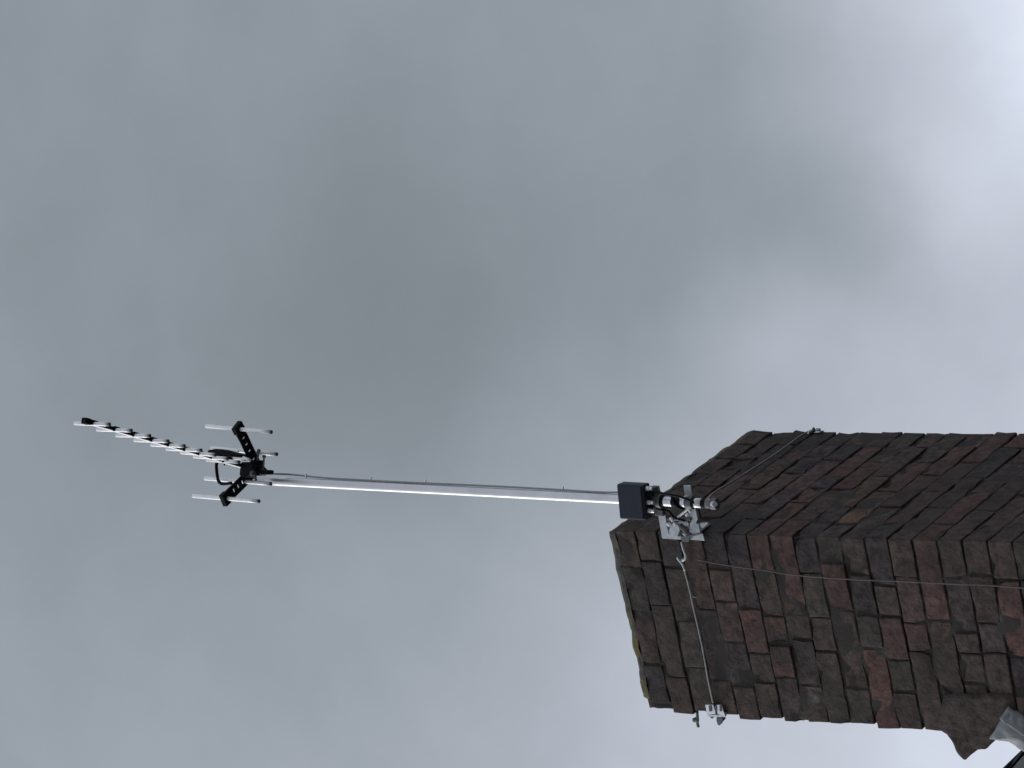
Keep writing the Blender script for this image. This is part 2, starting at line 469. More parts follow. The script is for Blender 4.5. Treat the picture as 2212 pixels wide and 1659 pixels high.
for c in range(NC):
    z1 = -TOPG - c * CH + random.uniform(-.0015, .0015)
    z0 = z1 - CH + random.uniform(.003, .006)
    def jit(): return random.uniform(-.0022, .0022)
    odd = c % 2 == 0
    rows = []
    if odd:   # right-hand face courses run through to the near corner (headers show on the left face)
        for s, e in run(0, LA - T - J, 3): rows.append((s, e, 0, T, 'A'))
        for s, e in run(T + J, LB, random.choice((2, 2, 3))): rows.append((0, T, s, e, 'B'))
        for s, e in run(T + J, LA, 3): rows.append((s, e, LB - T, LB, 'C'))
        for s, e in run(0, LB - T - J, 2): rows.append((LA - T, LA, s, e, 'D'))
    else:
        for s, e in run(T + J, LA, 3): rows.append((s, e, 0, T, 'A'))
        for s, e in run(0, LB - T - J, 2): rows.append((0, T, s, e, 'B'))
        for s, e in run(0, LA - T - J, 3): rows.append((s, e, LB - T, LB, 'C'))
        for s, e in run(T + J, LB, 2): rows.append((LA - T, LA, s, e, 'D'))
    # a few stretchers are broken into halves so that the bond is irregular
    out = []
    for r in rows:
        if random.random() < .38:
            k = random.uniform(.35, .65)
            if r[4] in 'AC':
                mid = r[0] + (r[1] - r[0]) * k
                out += [(r[0], mid - J / 2, r[2], r[3], r[4]), (mid + J / 2, r[1], r[2], r[3], r[4])]
            else:
                mid = r[2] + (r[3] - r[2]) * k
                out += [(r[0], r[1], r[2], mid - J / 2, r[4]), (r[0], r[1], mid + J / 2, r[3], r[4])]
        else: out.append(r)
    out_c = random.uniform(-.004, .004)
    for a0, a1, b0, b1, f in out:
        ja, jb = jit(), jit()
        e = 0.0
        if b1 > LB - .001: e = random.uniform(-.004, .004) + out_c
        e2 = random.uniform(-.003, .003) if a1 > LA - .001 else 0.0
        if c == 0 and b1 > LB - .001 and a0 < .3: e -= .026
        brick(a0 + ja, a1 + ja + e2, b0 + jb * (f != 'B' or b0 < .01), b1 + jb * (b1 < LB - .01) + e, z0, z1, 'B' if (f == 'B' or (a0 < .01 and f == 'C')) else 'A')
link('brickwork', bm, M['brick'], chim, smooth=True, loc=world_loc(chim))
# mortar core, recessed behind the brick faces, surface wobbled
bm = bmesh.new()
ins = 0.0062
na, nb_, nz_ = 60, 44, 200
H = TOPG + NC * CH
def core(a, b, z):
    # recessed by a varying depth: flush in places, raked out in others
    p = W(a, b, z)
    d = .0052 + .0085 * noise.noise(p * 11) + .004 * noise.noise(p * 37)
    d = max(.0022, min(.013, d))
    a = a + (d if a < LA / 2 else -d) if min(a, LA - a) < .001 else min(max(a, d), LA - d)
    b = b + (d if b < LB / 2 else -d) if min(b, LB - b) < .001 else min(max(b, d), LB - d)
    return W(a, b, z)
def sheet(fn, n1, n2):
    g = [[bm.verts.new(fn(i / n1, j / n2)) for j in range(n2 + 1)] for i in range(n1 + 1)]
    for i in range(n1):
        for j in range(n2):
            bm.faces.new((g[i][j], g[i + 1][j], g[i + 1][j + 1], g[i][j + 1]))
ins = 0.0
LAi, LBi = LA, LB
sheet(lambda u, v: core(ins + u * LAi, ins, -.012 - v * (H - .012)), na, nz_)
sheet(lambda u, v: core(ins + u * LAi, LB - ins, -.012 - v * (H - .012)), na, nz_)
sheet(lambda u, v: core(ins, ins + u * LBi, -.012 - v * (H - .012)), nb_, nz_)
sheet(lambda u, v: core(LA - ins, ins + u * LBi, -.012 - v * (H - .012)), nb_, nz_)
sheet(lambda u, v: core(ins + u * LAi, ins + v * LBi, -.012), na, nb_)
bmesh.ops.remove_doubles(bm, verts=bm.verts, dist=1e-5)
link('mortar', bm, M['mortar'], chim, smooth=True, loc=world_loc(chim))
# weathered mortar cap with a crumbling edge
bm = bmesh.new()
def cap_pt(u, v, lvl):
    a = u * LA; b = v * (LB - .035)
    edge = min(u, 1 - u, v, 1 - v)
    z = -TOPG - .004 + lvl * (TOPG + .004)
    p = W(a, b, z)
    nn = noise.noise_vector(W(a, b, 0) * 17) * .007 + noise.noise_vector(W(a, b, 0) * 50) * .003
    ctr = W(LA / 2, LB / 2, z)
    p += (p - ctr).normalized() * (-.001 - .007 * lvl)
    return p + nn
n1, n2 = 60, 46
top = [[None] * (n2 + 1) for _ in range(n1 + 1)]
for i in range(n1 + 1):
    for j in range(n2 + 1):
        u, v = i / n1, j / n2
        e = min(u, 1 - u, v, 1 - v)
        p = cap_pt(u, v, 1.0)
        p.z += min(.10, e * .25)
        top[i][j] = bm.verts.new(p)
for i in range(n1):
    for j in range(n2):
        bm.faces.new((top[i][j], top[i + 1][j], top[i + 1][j + 1], top[i][j + 1]))
loop = [(i, 0) for i in range(n1)] + [(n1, j) for j in range(n2)] + [(i, n2) for i in range(n1, 0, -1)] + [(0, j) for j in range(n2, 0, -1)]
r1 = [top[i][j] for i, j in loop]
r2_ = [bm.verts.new(cap_pt(i / n1, j / n2, .5) + (cap_pt(i / n1, j / n2, .5) - W(LA / 2, LB / 2, 0)).normalized() * .002) for i, j in loop]
r3_ = [bm.verts.new(cap_pt(i / n1, j / n2, 0.0)) for i, j in loop]
for A_, B_ in ((r1, r2_), (r2_, r3_)):
    for k in range(len(loop)):
        bm.faces.new((A_[k], A_[(k + 1) % len(loop)], B_[(k + 1) % len(loop)], B_[k]))
link('mortar_cap', bm, M['flaunch'], chim, smooth=True, loc=world_loc(chim))
# wedge-shaped projecting shoulder low on the left edge
def rough_prism(bm, pts, vec, sub_=5, amp_=.004):
    prism(bm, pts, vec)
    bmesh.ops.triangulate(bm, faces=bm.faces)
    bmesh.ops.subdivide_edges(bm, edges=bm.edges, cuts=sub_, use_grid_fill=True)
    for v in bm.verts:
        v.co += noise.noise_vector(v.co * 40) * amp_
bm = bmesh.new()
sp = [(2020, 1570), (2034, 1577), (2045, 1586), (2062, 1612), (2074, 1634), (2080, 1641), (2086, 1642), (2100, 1630), (2108, 1622), (2128, 1617), (2134, 1614), (2152, 1597), (2190, 1570), (2190, 1500), (2040, 1500)]
rough_prism(bm, [on_b(x, y, .004) for x, y in sp], DA * .10)
tn = bm.verts.layers.float_color.new("tone")
for v in bm.verts: v[tn] = (.14, .118, .112, 1)
link('projecting_brick', bm, M['brick'], chim, smooth=True, loc=world_loc(chim))

# ------------------------------------------------------------------ lead flashing
fl = empty('lead_flashing', on_b(2200, 1590, 0))
tag(fl, 'pale grey dressed lead flashing folded round the foot of the chimney', 'flashing')
bm = bmesh.new()
# outline in the picture, continued down out of the frame as it runs to the ridge
fo = [(2176, 1528), (2162, 1551), (2149, 1578), (2138, 1592), (2136, 1597), (2150, 1597.5), (2165, 1600), (2178, 1603), (2192, 1612), (2200, 1618), (2222, 1628),
      (2262, 1650), (2290, 1640), (2285, 1600), (2262, 1590), (2222, 1562), (2205, 1546), (2188, 1537)]
P2 = [on_b(x, y, .010) for x, y in fo]
cen = on_b(2215, 1585, .010)
# fill as fine fan grid, then dress it with folds
rings = []
NR = 9
dense = []
for i in range(len(P2)):
    a, b = P2[i], P2[(i + 1) % len(P2)]
    for s in range(4): dense.append(a.lerp(b, s / 4))
def fold(p, e):
    x, y = to_px(p)
    h = .006 * noise.noise(p * 30)
    # raised welt running diagonally, with a hollow beside it
    t = (y - 1556) - (x - 2180) * .62
    h += .012 * math.exp(-(t / 7.0) ** 2) - .010 * math.exp(-((t - 13) / 6.0) ** 2)
    h += .010 * math.exp(-((x - 2192) ** 2 + (y - 1548) ** 2) / 60.0) - .012 * math.exp(-((x - 2182) ** 2 + (y - 1546) ** 2) / 22.0)
    return h - .012 * (1 - e) ** 2 * 0 + .008 * e
for k in range(NR + 1):
    f = k / NR
    rings.append([bm.verts.new(p.lerp(cen, f) - DA * fold(p.lerp(cen, f), min(1, f * 3))) for p in dense] if k < NR else None)
cv = bm.verts.new(cen - DA * fold(cen, 1))
nD = len(dense)
for k in range(NR - 1):
    for i in range(nD):
        bm.faces.new((rings[k][i], rings[k][(i + 1) % nD], rings[k + 1][(i + 1) % nD], rings[k + 1][i]))
for i in range(nD): bm.faces.new((rings[NR - 1][i], rings[NR - 1][(i + 1) % nD], cv))
back = [bm.verts.new(p + DA * .03) for p in dense]
for i in range(nD): bm.faces.new((rings[0][(i + 1) % nD], rings[0][i], back[i], back[(i + 1) % nD]))
bm.faces.new(back)
link('lead_sheet', bm, M['lead'], fl, smooth=True)

# ------------------------------------------------------------------ house below
A0, A1 = 0.03, 8.0                              # gable end to far end, along DA
PT = math.radians(45.5)
vp = hit(2186, 1630, W(A0, 0, 0), DA) - C0      # a point on the verge
RB = vp.dot(DB) + 1.5                           # ridge line
ZR = vp.z + 1.5 * math.tan(PT)
RUN = 5.2
house = empty('house', Vector((W(3, RB, 0).x, W(3, RB, 0).y, 0)))
tag(house, 'house with a steep dark slate roof whose edge shows beside the foot of the chimney', 'house')
bm = bmesh.new()
def slope_pt(a, s, side, lift=0.0):
    return W(a, RB + side * s * math.cos(PT), ZR - .02 - s * math.sin(PT) + lift)
for side in (-1, 1):
    rows_ = int(RUN / .22)
    for r in range(rows_):
        s0, s1 = r * .22, (r + 1) * .22 + .03
        a = A0 + (r % 2) * .13
        while a < A1:
            w = .255
            a_end = min(a + w, A1)
            if a_end - a > .03:
                lf = random.uniform(0, .003)
                q = [slope_pt(a, s0, side, .008 + lf), slope_pt(a_end, s0, side, .008 + lf), slope_pt(a_end, s1, side, .020 + lf), slope_pt(a, s1, side, .020 + lf)]
                prism(bm, q, Vector((0, 0, -.007)))
            a += .26
rf = link('roof', bm, M['slate'], house)
bm = bmesh.new()
for side in (-1, 1):
    q = [slope_pt(A0 + .05, 0, side, -.01), slope_pt(A1 - .05, 0, side, -.01), slope_pt(A1 - .05, RUN - .1, side, -.01), slope_pt(A0 + .05, RUN - .1, side, -.01)]
    prism(bm, q, Vector((0, 0, -.10)))
link('roof_deck', bm, M['slate'], house)
a = A0
while a < A1:
    bm = bmesh.new()
    e = min(a + .44, A1)
    seg = 10
    prof = []
    for k in range(seg + 1):
        t = math.pi * k / seg
        prof.append((math.cos(t) * .10, math.sin(t) * .085 - .075))
    pr2 = [(x * .87, z * .87 - .012) for x, z in prof]
    loop_ = prof + pr2[::-1]
    prism(bm, [W(a, RB + x, ZR + z - .015) for x, z in loop_], DA * (e - a - .008))
    link('ridge_tile', bm, M['ridge'], house, smooth=False)
    a += .44
# walls, gable, window
bm = bmesh.new()
zg = -C0.z
hw = (RUN - .3) * math.cos(PT)
ez = ZR - .13 - (RUN - .3) * math.sin(PT)
for aa in (A0 + .06, A1 - .26):
    pr = [W(aa, RB - hw, zg), W(aa, RB + hw, zg), W(aa, RB + hw, ez), W(aa, RB, ZR - .14), W(aa, RB - hw, ez)]
    prism(bm, pr, DA * .2)
for s in (-1, 1):
    b = RB + s * hw
    prism(bm, [W(A0 + .261, b, zg), W(A1 - .261, b, zg), W(A1 - .261, b, ez), W(A0 + .261, b, ez)], DB * (-s * .2))
link('wall', bm, M['wall'], house)
for aa in (1.2, 4.2):
    bm = bmesh.new(); c = W(aa, RB - hw - .01, zg + 1.4)
    for dx, dz, sx, sz in ((0, .55, 1.1, .06), (0, -.55, 1.1, .06), (-.52, 0, .06, 1.04), (.52, 0, .06, 1.04), (0, 0, .05, 1.04)):
        obox(bm, c + DA * dx + UP * dz, DA, DB, UP, sx, .07, sz)
    wf = link('window', bm, M['white'], house)
    bm = bmesh.new(); obox(bm, c, DA, DB, UP, .98, .03, 1.04)
    link('pane', bm, M['glass'], wf)
# ground
bm = bmesh.new()
n = 40
g = [[bm.verts.new(Vector(((i / n - .5) * 1600, (j / n - .5) * 1600, noise.noise(Vector((i * .3, j * .3, 0))) * .2 - .05))) for j in range(n + 1)] for i in range(n + 1)]
for i in range(n):
    for j in range(n): bm.faces.new((g[i][j], g[i + 1][j], g[i + 1][j + 1], g[i][j + 1]))
tag(link('ground', bm, M['ground']), kind='structure')

# ------------------------------------------------------------------ mast
MB_ = hit(1541, 1088.5, W(-.035, 0, 0), DA)
MT_ = hit(556, 1037.5, W(-.035, 0, 0), DA)
MU = (MT_ - MB_).normalized()
MR = .0131
def mast_at(x):
    """point on the mast's axis at picture column x"""
    d = ray(x, 1088.5 + (x - 1541) * (1088.5 - 1037.5) / (1541 - 556))
    w0 = CAM - MB_
    a_, b_, c_ = d.dot(d), d.dot(MU), MU.dot(MU)
    dd_, ee = d.dot(w0), MU.dot(w0)
    t = (a_ * ee - b_ * dd_) / (a_ * c_ - b_ * b_)
    return MB_ + MU * t
mast = empty('aerial_mast', MB_)
tag(mast, 'straight bright aluminium pole rising beside the chimney corner and carrying the aerial', 'mast')
bm = bmesh.new(); tube(bm, [MB_ + MU * ((MT_ - MB_).length * k / 20) for k in range(21)], MR, 32)
link('pole', bm, M['mast'], mast, smooth=True)
bm = bmesh.new(); tube(bm, [MB_ - MU * .012, MB_ + MU * .004], MR + .002, 24)
link('pole_cap', bm, M['darksteel'], mast, smooth=False)
side = MU.cross(-FWD).normalized()             # across the pole as seen from the garden
if side.dot(RGT) < 0: side = -side
for x in (660, 800, 918, 1215):
    c = mast_at(x)
    bm = bmesh.new()
    obox(bm, c + side * (MR + .007), MU, side, MU.cross(side), .004, .012, .004)
    link('cable_tie', bm, M['alu'], mast, smooth=False)

# ------------------------------------------------------------------ television aerial
aer = empty('television_aerial', mast_at(562))
tag(aer, 'white and black television aerial with many short upright rods on its pole', 'aerial')
HUB = mast_at(562) - DA * .05 + side * .03
zb = None
S0 = hit(545, 1013, W(-.07, 0, 0), DA)         # rear of the boom
zb = S0.z
def on_z(x, y): return hit(x, y, Vector((0, 0, zb)), UP)
TIP = on_z(190, 911)
BD = (TIP - S0).normalized()
BS = BD.cross(UP).normalized()
# the boom is bowed a little in the picture: follow it by its clips
def boom_at(x):
    """point of the boom seen at picture column x"""
    best = None
    lo, hi = 0.0, 1.0
    for _ in range(40):
        mid = (lo + hi) / 2
        if to_px(S0.lerp(TIP, mid))[0] > x: lo = mid
        else: hi = mid
    return S0.lerp(TIP, lo)
bm = bmesh.new()
ln = (TIP - S0).length
obox(bm, (TIP + S0) / 2, BD, BS, UP, ln + .02, .0125, .0125, .0015)
boom = link('boom', bm, M['alu'], aer)
bm = bmesh.new(); obox(bm, TIP + BD * .006, BD, BS, UP, .022, .017, .019, .002)
link('boom_cap', bm, M['black'], aer)
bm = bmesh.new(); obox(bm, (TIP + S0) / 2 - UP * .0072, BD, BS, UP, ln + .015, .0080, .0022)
link('boom_shade_strip', bm, M['black'], aer)  # black strip stands in for the shade under the boom
def rod(name, x0, y0, x1, y1, c, r, mat=M['alu'], cap=True):
    """upright rod: both ends lie in the plane through c that faces the garden"""
    nrm = Vector((0, 1, 0))
    p, q = hit(x0, y0, c, nrm), hit(x1, y1, c, nrm)
    b = bmesh.new(); tube(b, [p.lerp(q, k / 6) for k in range(7)], r, 16)
    o = link(name, b, mat, aer, smooth=True)
    if cap:
        d = (q - p).normalized()
        b = bmesh.new(); tube(b, [q - d * .001, q + d * .004], r * .96, 14)
        link('end_cap', b, M['darksteel'], o)
    return o, p, q
# directors: left and right end in source pixels of the photograph
DIRS = [(295, 1666.5, 428, 1671), (383, 1691, 514, 1695), (459, 1714, 587, 1716), (530, 1733, 659, 1737),
        (596, 1751, 723, 1756), (657, 1767, 789, 1773), (713, 1781, 845, 1791), (764, 1797, 893, 1806), (815, 1811, 938, 1819)]
KS = 2212 / 4032
for x0, y0, x1, y1 in DIRS:
    xm = (x0 + x1) / 2 * KS; 
    c = boom_at(xm)
    o, p, q = rod('director', x0 * KS, y0 * KS, x1 * KS, y1 * KS, c - Vector((0, .004, 0)), .0054)
    b = bmesh.new()
    cc = c - UP * .010
    obox(b, cc, BD, BS, UP, .022, .014, .008, .002)
    link('clip', b, M['black'], o)
# reflector: two perforated arms in a V, two long rods on each
def arm(pts_px, w, hub_name, holes):
    P = [on_z(x, y) for x, y in pts_px]
    b = bmesh.new()
    # perforated plate: two rails and the webs between the holes
    for a_, b_ in zip(P, P[1:]):
        d = (b_ - a_); l_ = d.length; d.normalize(); s_ = d.cross(UP).normalized()
        for sg in (-1, 1):
            obox(b, (a_ + b_) / 2 + s_ * sg * w * .34, d, s_, UP, l_ + .004, w * .32, .006, .001)
    tot = [(P[i + 1] - P[i]).length for i in range(len(P) - 1)]
    T_ = sum(tot)
    def along(t):
        t *= T_
        for i, l_ in enumerate(tot):
            if t <= l_ or i == len(tot) - 1:
                return P[i].lerp(P[i + 1], t / l_), (P[i + 1] - P[i]).normalized()
            t -= l_
    edges = [0.0]
    holes = sorted(holes)
    for h in holes: edges += [h - .032, h + .032]
    edges.append(1.0)
    for i in range(0, len(edges), 2):
        e0, e1 = edges[i], edges[i + 1]
        n_ = max(1, int((e1 - e0) / .08))
        for k in range(n_):
            t0, t1 = e0 + (e1 - e0) * k / n_, e0 + (e1 - e0) * (k + 1) / n_
            (p0, d0), (p1, d1) = along(t0), along(t1)
            s_ = d0.cross(UP).normalized()
            obox(b, (p0 + p1) / 2, d0, s_, UP, (p1 - p0).length + .002, w * .40, .0055)
    # end block
    pe, de = P[-1], (P[-1] - P[-2]).normalized()
    s_ = de.cross(UP).normalized()
    obox(b, pe + de * .004, de, s_, UP, .024, w * 1.05, .016, .002)
    obox(b, pe + de * .014 - BD * w * .5, de, s_, UP, .010, .006, .016)
    return link('reflector_arm', b, M['black'], aer), P
armA, PA = arm([(553, 1002), (538, 972), (527, 948), (515.5, 927)], .036, 'a', (.38, .56, .74, .14))
armB, PB = arm([(556, 1003), (541, 1024), (519, 1046), (488, 1076)], .036, 'b', (.30, .50, .63, .76))
def long_rod(x0, y0, x1, y1, c):
    return rod('reflector_rod', (720 + x0 / 4.255) * KS, (1620 + y0 / 4.255) * KS, (720 + x1 / 4.255) * KS, (1620 + y1 / 4.255) * KS, c, .0058)
long_rod(392, 244, 1470, 345, PA[3]); long_rod(480, 612, 1560, 716, PA[1] + Vector((0, .03, 0)))
long_rod(372, 1122, 1462, 1212, PB[2] + Vector((0, .02, 0))); long_rod(172, 1415, 1262, 1503, PB[3])
# dipole housing, centre block, cable loop
def px3(x, y): return ((720 + x / 4.255) * KS, (1620 + y / 4.255) * KS)
yl = S0 - Vector((0, .035, 0))
def at3(x, y, dy=0.0):
    return hit(*px3(x, y), yl - Vector((0, dy, 0)), Vector((0, 1, 0)))
bm = bmesh.new()
prof = [(470, 668, 30), (490, 680, 45), (540, 690, 64), (620, 697, 68), (700, 703, 66), (790, 712, 58), (870, 722, 48), (960, 735, 38), (1060, 760, 26)]
pr_ = [at3(x, y) for x, y, r in prof]
u_ax = (pr_[-1] - pr_[0]).normalized(); s_ax = u_ax.cross(Vector((0, 1, 0))).normalized()
rg = []
for (x, y, r), p in zip(prof, pr_):
    rm = r / 4.255 * KS / F * (p - CAM).length
    rg.append([bm.verts.new(p + s_ax * rm * math.cos(t) + Vector((0, 1, 0)) * .014 * math.sin(t)) for t in [2 * math.pi * k / 16 for k in range(16)]])
for a_, b_ in zip(rg, rg[1:]):
    for k in range(16): bm.faces.new((a_[k], a_[(k + 1) % 16], b_[(k + 1) % 16], b_[k]))
bm.faces.new(rg[0][::-1]); bm.faces.new(rg[-1])
link('dipole_housing', bm, M['black'], aer, smooth=True)
bm = bmesh.new(); tube(bm, spline([at3(470, 610, .01), at3(600, 612, .01), at3(740, 625, .01), at3(900, 655, .01), at3(930, 668, .01)]), .0032, 10)
link('dipole_rod_and_glint', bm, M['alu'], aer, smooth=True)  # bright bar shaped as the highlight along the top of the housing
bm = bmesh.new()
bl = [(970, 850), (1140, 850), (1190, 940), (1130, 1010), (1070, 1080), (1000, 1120), (940, 1060), (960, 960)]
prism(bm, [at3(x, y, .02) for x, y in bl], Vector((0, .045, 0)))
bmesh.ops.bevel(bm, geom=bm.edges[:], offset=.002, segments=2, affect='EDGES')
link('centre_block', bm, M['black'], aer)
bm = bmesh.new()
obox(bm, at3(785, 805, .02), BD, BS, UP, .03, .014, .014, .002)
link('feed_bracket', bm, M['black'], aer)
bm = bmesh.new(); tube(bm, spline([at3(535, 778, .012), at3(640, 785, .012), at3(740, 790, .012)]), .0048, 12)
link('dipole_rod_and_glint', bm, M['alu'], aer, smooth=True)
bm = bmesh.new(); tube(bm, spline([at3(835, 785, .012), at3(960, 795, .012), at3(1050, 803, .012)]), .0044, 12)
link('dipole_rod_and_glint', bm, M['alu'], aer, smooth=True)
bm = bmesh.new()
tube(bm, spline([at3(575, 835, .02), at3(563, 900, .02), at3(566, 980, .02), at3(578, 1080, .02), at3(600, 1170, .02), at3(650, 1210, .02), at3(720, 1212, .02), at3(815, 1200, .02)]), .0048, 10)
link('feed_cable', bm, M['black'], aer, smooth=True)
bm = bmesh.new(); tube(bm, [at3(700, 850, .02), at3(695, 905, .02)], .0022, 8)
link('screw', bm, M['black'], aer)
bm = bmesh.new()
tube(bm, [at3(1010, 775, .024), at3(1130, 822, .024)], .0048, 12)
link('boom_end', bm, M['alu'], aer, smooth=True)
# clamp holding the aerial to the pole
cl = empty('pole_clamp', at3(1250, 1000)); cl.parent = aer; cl.location = at3(1250, 1000) - world_loc(aer)
bm = bmesh.new()
bl = [(1150, 930), (1200, 820), (1235, 820), (1250, 940), (1300, 990), (1395, 985), (1415, 1000), (1412, 1055), (1300, 1050), (1290, 1080), (1180, 1060), (1130, 1090), (1110, 1030)]
prism(bm, [at3(x, y, .0) for x, y in bl], Vector((0, .030, 0)))
bmesh.ops.bevel(bm, geom=bm.edges[:], offset=.0015, segments=1, affect='EDGES')
link('clamp_jaw', bm, M['black'], cl)
for (xa, ya, xb, yb) in ((1275, 640, 1232, 960), (1362, 735, 1345, 1010)):
    bm = bmesh.new()
    p, q = at3(xa, ya, -.01), at3(xb, yb, -.01)
    tube(bm, [p, q], .0027, 10)
    d = (q - p).normalized()
    tube(bm, [p - d * .001, p + d * .007], .0052, 6)
    link('clamp_bolt', bm, M['darksteel'], cl)
bm = bmesh.new()
tube(bm, [at3(1150, 1030, .02), at3(1190, 1040, .02)], .0080, 8)
tube(bm, [at3(1205, 1060, .02), at3(1225, 1165, .02)], .0040, 8)
link('wing_nut', bm, M['darksteel'], cl)

# ------------------------------------------------------------------ downlead cable along the pole
bm = bmesh.new()
off = side * (MR + .0035) - Vector((0, .002, 0))
pts = [at3(1290, 1050, 0), mast_at(625) + off * 1.3]
for x in range(700, 1321, 60):
    pts.append(mast_at(x) + off * (1.0 + .05 * math.sin(x * .013)) )
pts += [mast_at(1345) + off * 1.1]
tube(bm, spline(pts, 5), .0027, 10)
tag(link('downlead_cable', bm, M['greycoax'], None, smooth=True), 'thin grey cable clipped along the aerial pole above the black box', 'cable')

# ------------------------------------------------------------------ black amplifier box on the pole
def r4(x, y): return ((2340 + x / 3.95) * KS, (1850 + y / 3.95) * KS)
bxp = mast_at(1365) - DA * .045
def bx(x, y, o=0.0): return hit(*r4(x, y), bxp - Vector((0, o, 0)), Vector((.20, .98, 0)).normalized())
q = [bx(345, 238), bx(752, 225), bx(800, 775), bx(398, 778)]
c = (q[0] + q[1] + q[2] + q[3]) / 4
hx = ((q[0] + q[1]) / 2 - (q[2] + q[3]) / 2); wv_ = hx.length; hx.normalize()
vz = ((q[0] + q[3]) / 2 - (q[1] + q[2]) / 2); hv = vz.length
vz = (vz - hx * vz.dot(hx)).normalized()
nn = hx.cross(vz).normalized()
if nn.y < 0: nn = -nn
box = empty('amplifier_box', c)
tag(box, 'small square black plastic box fixed on the pole at the chimney top', 'junction box')
bm = bmesh.new(); obox(bm, c + nn * .017, hx, vz, nn, wv_, hv, .034, .004)
link('casing', bm, M['box'], box)
bm = bmesh.new(); obox(bm, c - nn * .002, hx, vz, nn, wv_ * .93, hv * .9, .006, .002)
link('lid', bm, M['box'], box)
for t in (-.26, -.02, .2, .38):
    bm = bmesh.new()
    p = c + hx * (t * wv_) - vz * (hv / 2) + nn * .016
    tube(bm, [p, p - vz * .010], .0065, 6)
    tube(bm, [p - vz * .010, p - vz * .019], .0048, 10)
    link('connector', bm, M['bright'] if t != .2 else M['black'], box)

# ------------------------------------------------------------------ corner bracket
brk = empty('chimney_bracket', W(0, 0, -.17))
tag(brk, 'grey galvanised steel pole bracket strapped on the chimney corner below the black box', 'bracket')
BO = .016
def b4(x, y, o=BO): return on_b(*r4(x, y), o)
def plate(name, pts, o=BO, th=.004, mat=M['galv'], par=brk):
    bm = bmesh.new()
    prism(bm, [b4(x, y, o) for x, y in pts], DA * th)
    bmesh.ops.bevel(bm, geom=bm.edges[:], offset=.0006, segments=1, affect='EDGES')
    return link(name, bm, mat, par)
plate('upper_arm', [(905, 245), (1000, 250), (1090, 640), (1150, 1000), (1350, 1040), (1350, 1085), (1052, 1068), (985, 640)])
plate('lower_arm', [(1385, 245), (1492, 245), (1560, 560), (1590, 690), (1645, 985), (1690, 1010), (1716, 1104), (1470, 1085), (1480, 1040), (1560, 1005), (1470, 960), (1495, 850), (1480, 690), (1430, 560)])
plate('joining_plate', [(1190, 880), (1240, 810), (1300, 850), (1330, 940), (1290, 1040), (1190, 1040), (1150, 960)], o=BO + .006)
plate('cross_web', [(1290, 822), (1460, 815), (1470, 870), (1400, 885), (1300, 870)], o=BO + .002)
plate('angle_iron', [(1640, 830), (1765, 822), (1750, 850), (1690, 905), (1640, 890)], o=BO - .004, mat=M['galv'])
plate('strap', [(1350, 1030), (1380, 1045), (1470, 1020), (1640, 985), (1645, 1005), (1480, 1050), (1470, 1120), (1370, 1120), (1340, 1060)], o=BO + .008, mat=M['darksteel'])
bm = bmesh.new()   # bearer against the brick, in the shade behind the plates
prism(bm, [W(-.003, -.004, -.20), W(-.003, .018, -.20), W(-.003, .018, -.31), W(-.003, -.004, -.31)], -DA * .004)
prism(bm, [W(-.003, -.004, -.20), W(.045, -.004, -.20), W(.045, -.004, -.31), W(-.003, -.004, -.31)], -DB * .004)
link('corner_angle', bm, M['darksteel'], brk)
def bolt(x0, y0, x1, y1, r, o=.03, mat=M['bright'], name='bolt', seg=10):
    bm = bmesh.new()
    tube(bm, [b4(x0, y0, o), b4(x1, y1, o + .002)], r, seg)
    return link(name, bm, mat, brk)
# diagonal stay, nuts and bolt ends
bolt(1300, 735, 1480, 590, .0038, .028, M['galv'], 'stay')
bolt(1335, 520, 1560, 575, .0042, .030, M['galv'], 'u_bolt')
bolt(1440, 400, 1390, 490, .0050, .040); bolt(1340, 440, 1440, 430, .0040, .040)
bolt(1470, 600, 1500, 660, .0048, .038); bolt(1430, 690, 1460, 715, .0052, .036, seg=6)
bolt(1185, 740, 1225, 800, .0048, .036); bolt(1145, 830, 1185, 870, .0056, .036, seg=6); bolt(1240, 820, 1275, 870, .0045, .036)
bolt(1390, 985, 1430, 1020, .0045, .034, M['galv'], seg=6)
bolt(1150, 760, 1500, 770, .0045, .018, M['darksteel'], 'threaded_rod'); bolt(1330, 780, 1480, 800, .006, .018, M['darksteel'], 'threaded_rod')
bolt(1340, 860, 1450, 960, .009, .016, M['darksteel'], 'hinge_pin')
# upper clamp round the pole (dark) with light bolt ends
bm = bmesh.new()
c0, c1 = mast_at((2340 + 905 / 3.95) * KS), mast_at((2340 + 1060 / 3.95) * KS)
tube(bm, [c0, c0.lerp(c1, .5), c1], MR + .006, 20)
obox(bm, c0.lerp(c1, .5) + DB * .026, MU, DB, DA, .028, .030, .014, .002)
obox(bm, c0.lerp(c1, .35) - DB * .026, MU, DB, DA, .024, .030, .010, .002)
link('pole_clamp', bm, M['darksteel'], brk)
bm = bmesh.new()
c0, c1 = mast_at((2340 + 1440 / 3.95) * KS), mast_at((2340 + 1540 / 3.95) * KS)
tube(bm, [c0, c1], MR + .004, 20)
link('pole_clamp', bm, M['darksteel'], brk)

for xa, xb in ((1062, 1100), (1225, 1365), (1480, 1575), (1685, 1750)):
    bm = bmesh.new(); tube(bm, [mast_at((2340 + xa / 3.95) * KS), mast_at((2340 + xb / 3.95) * KS)], MR + .0012, 24)
    link('tape', bm, M['black'], mast, smooth=False)
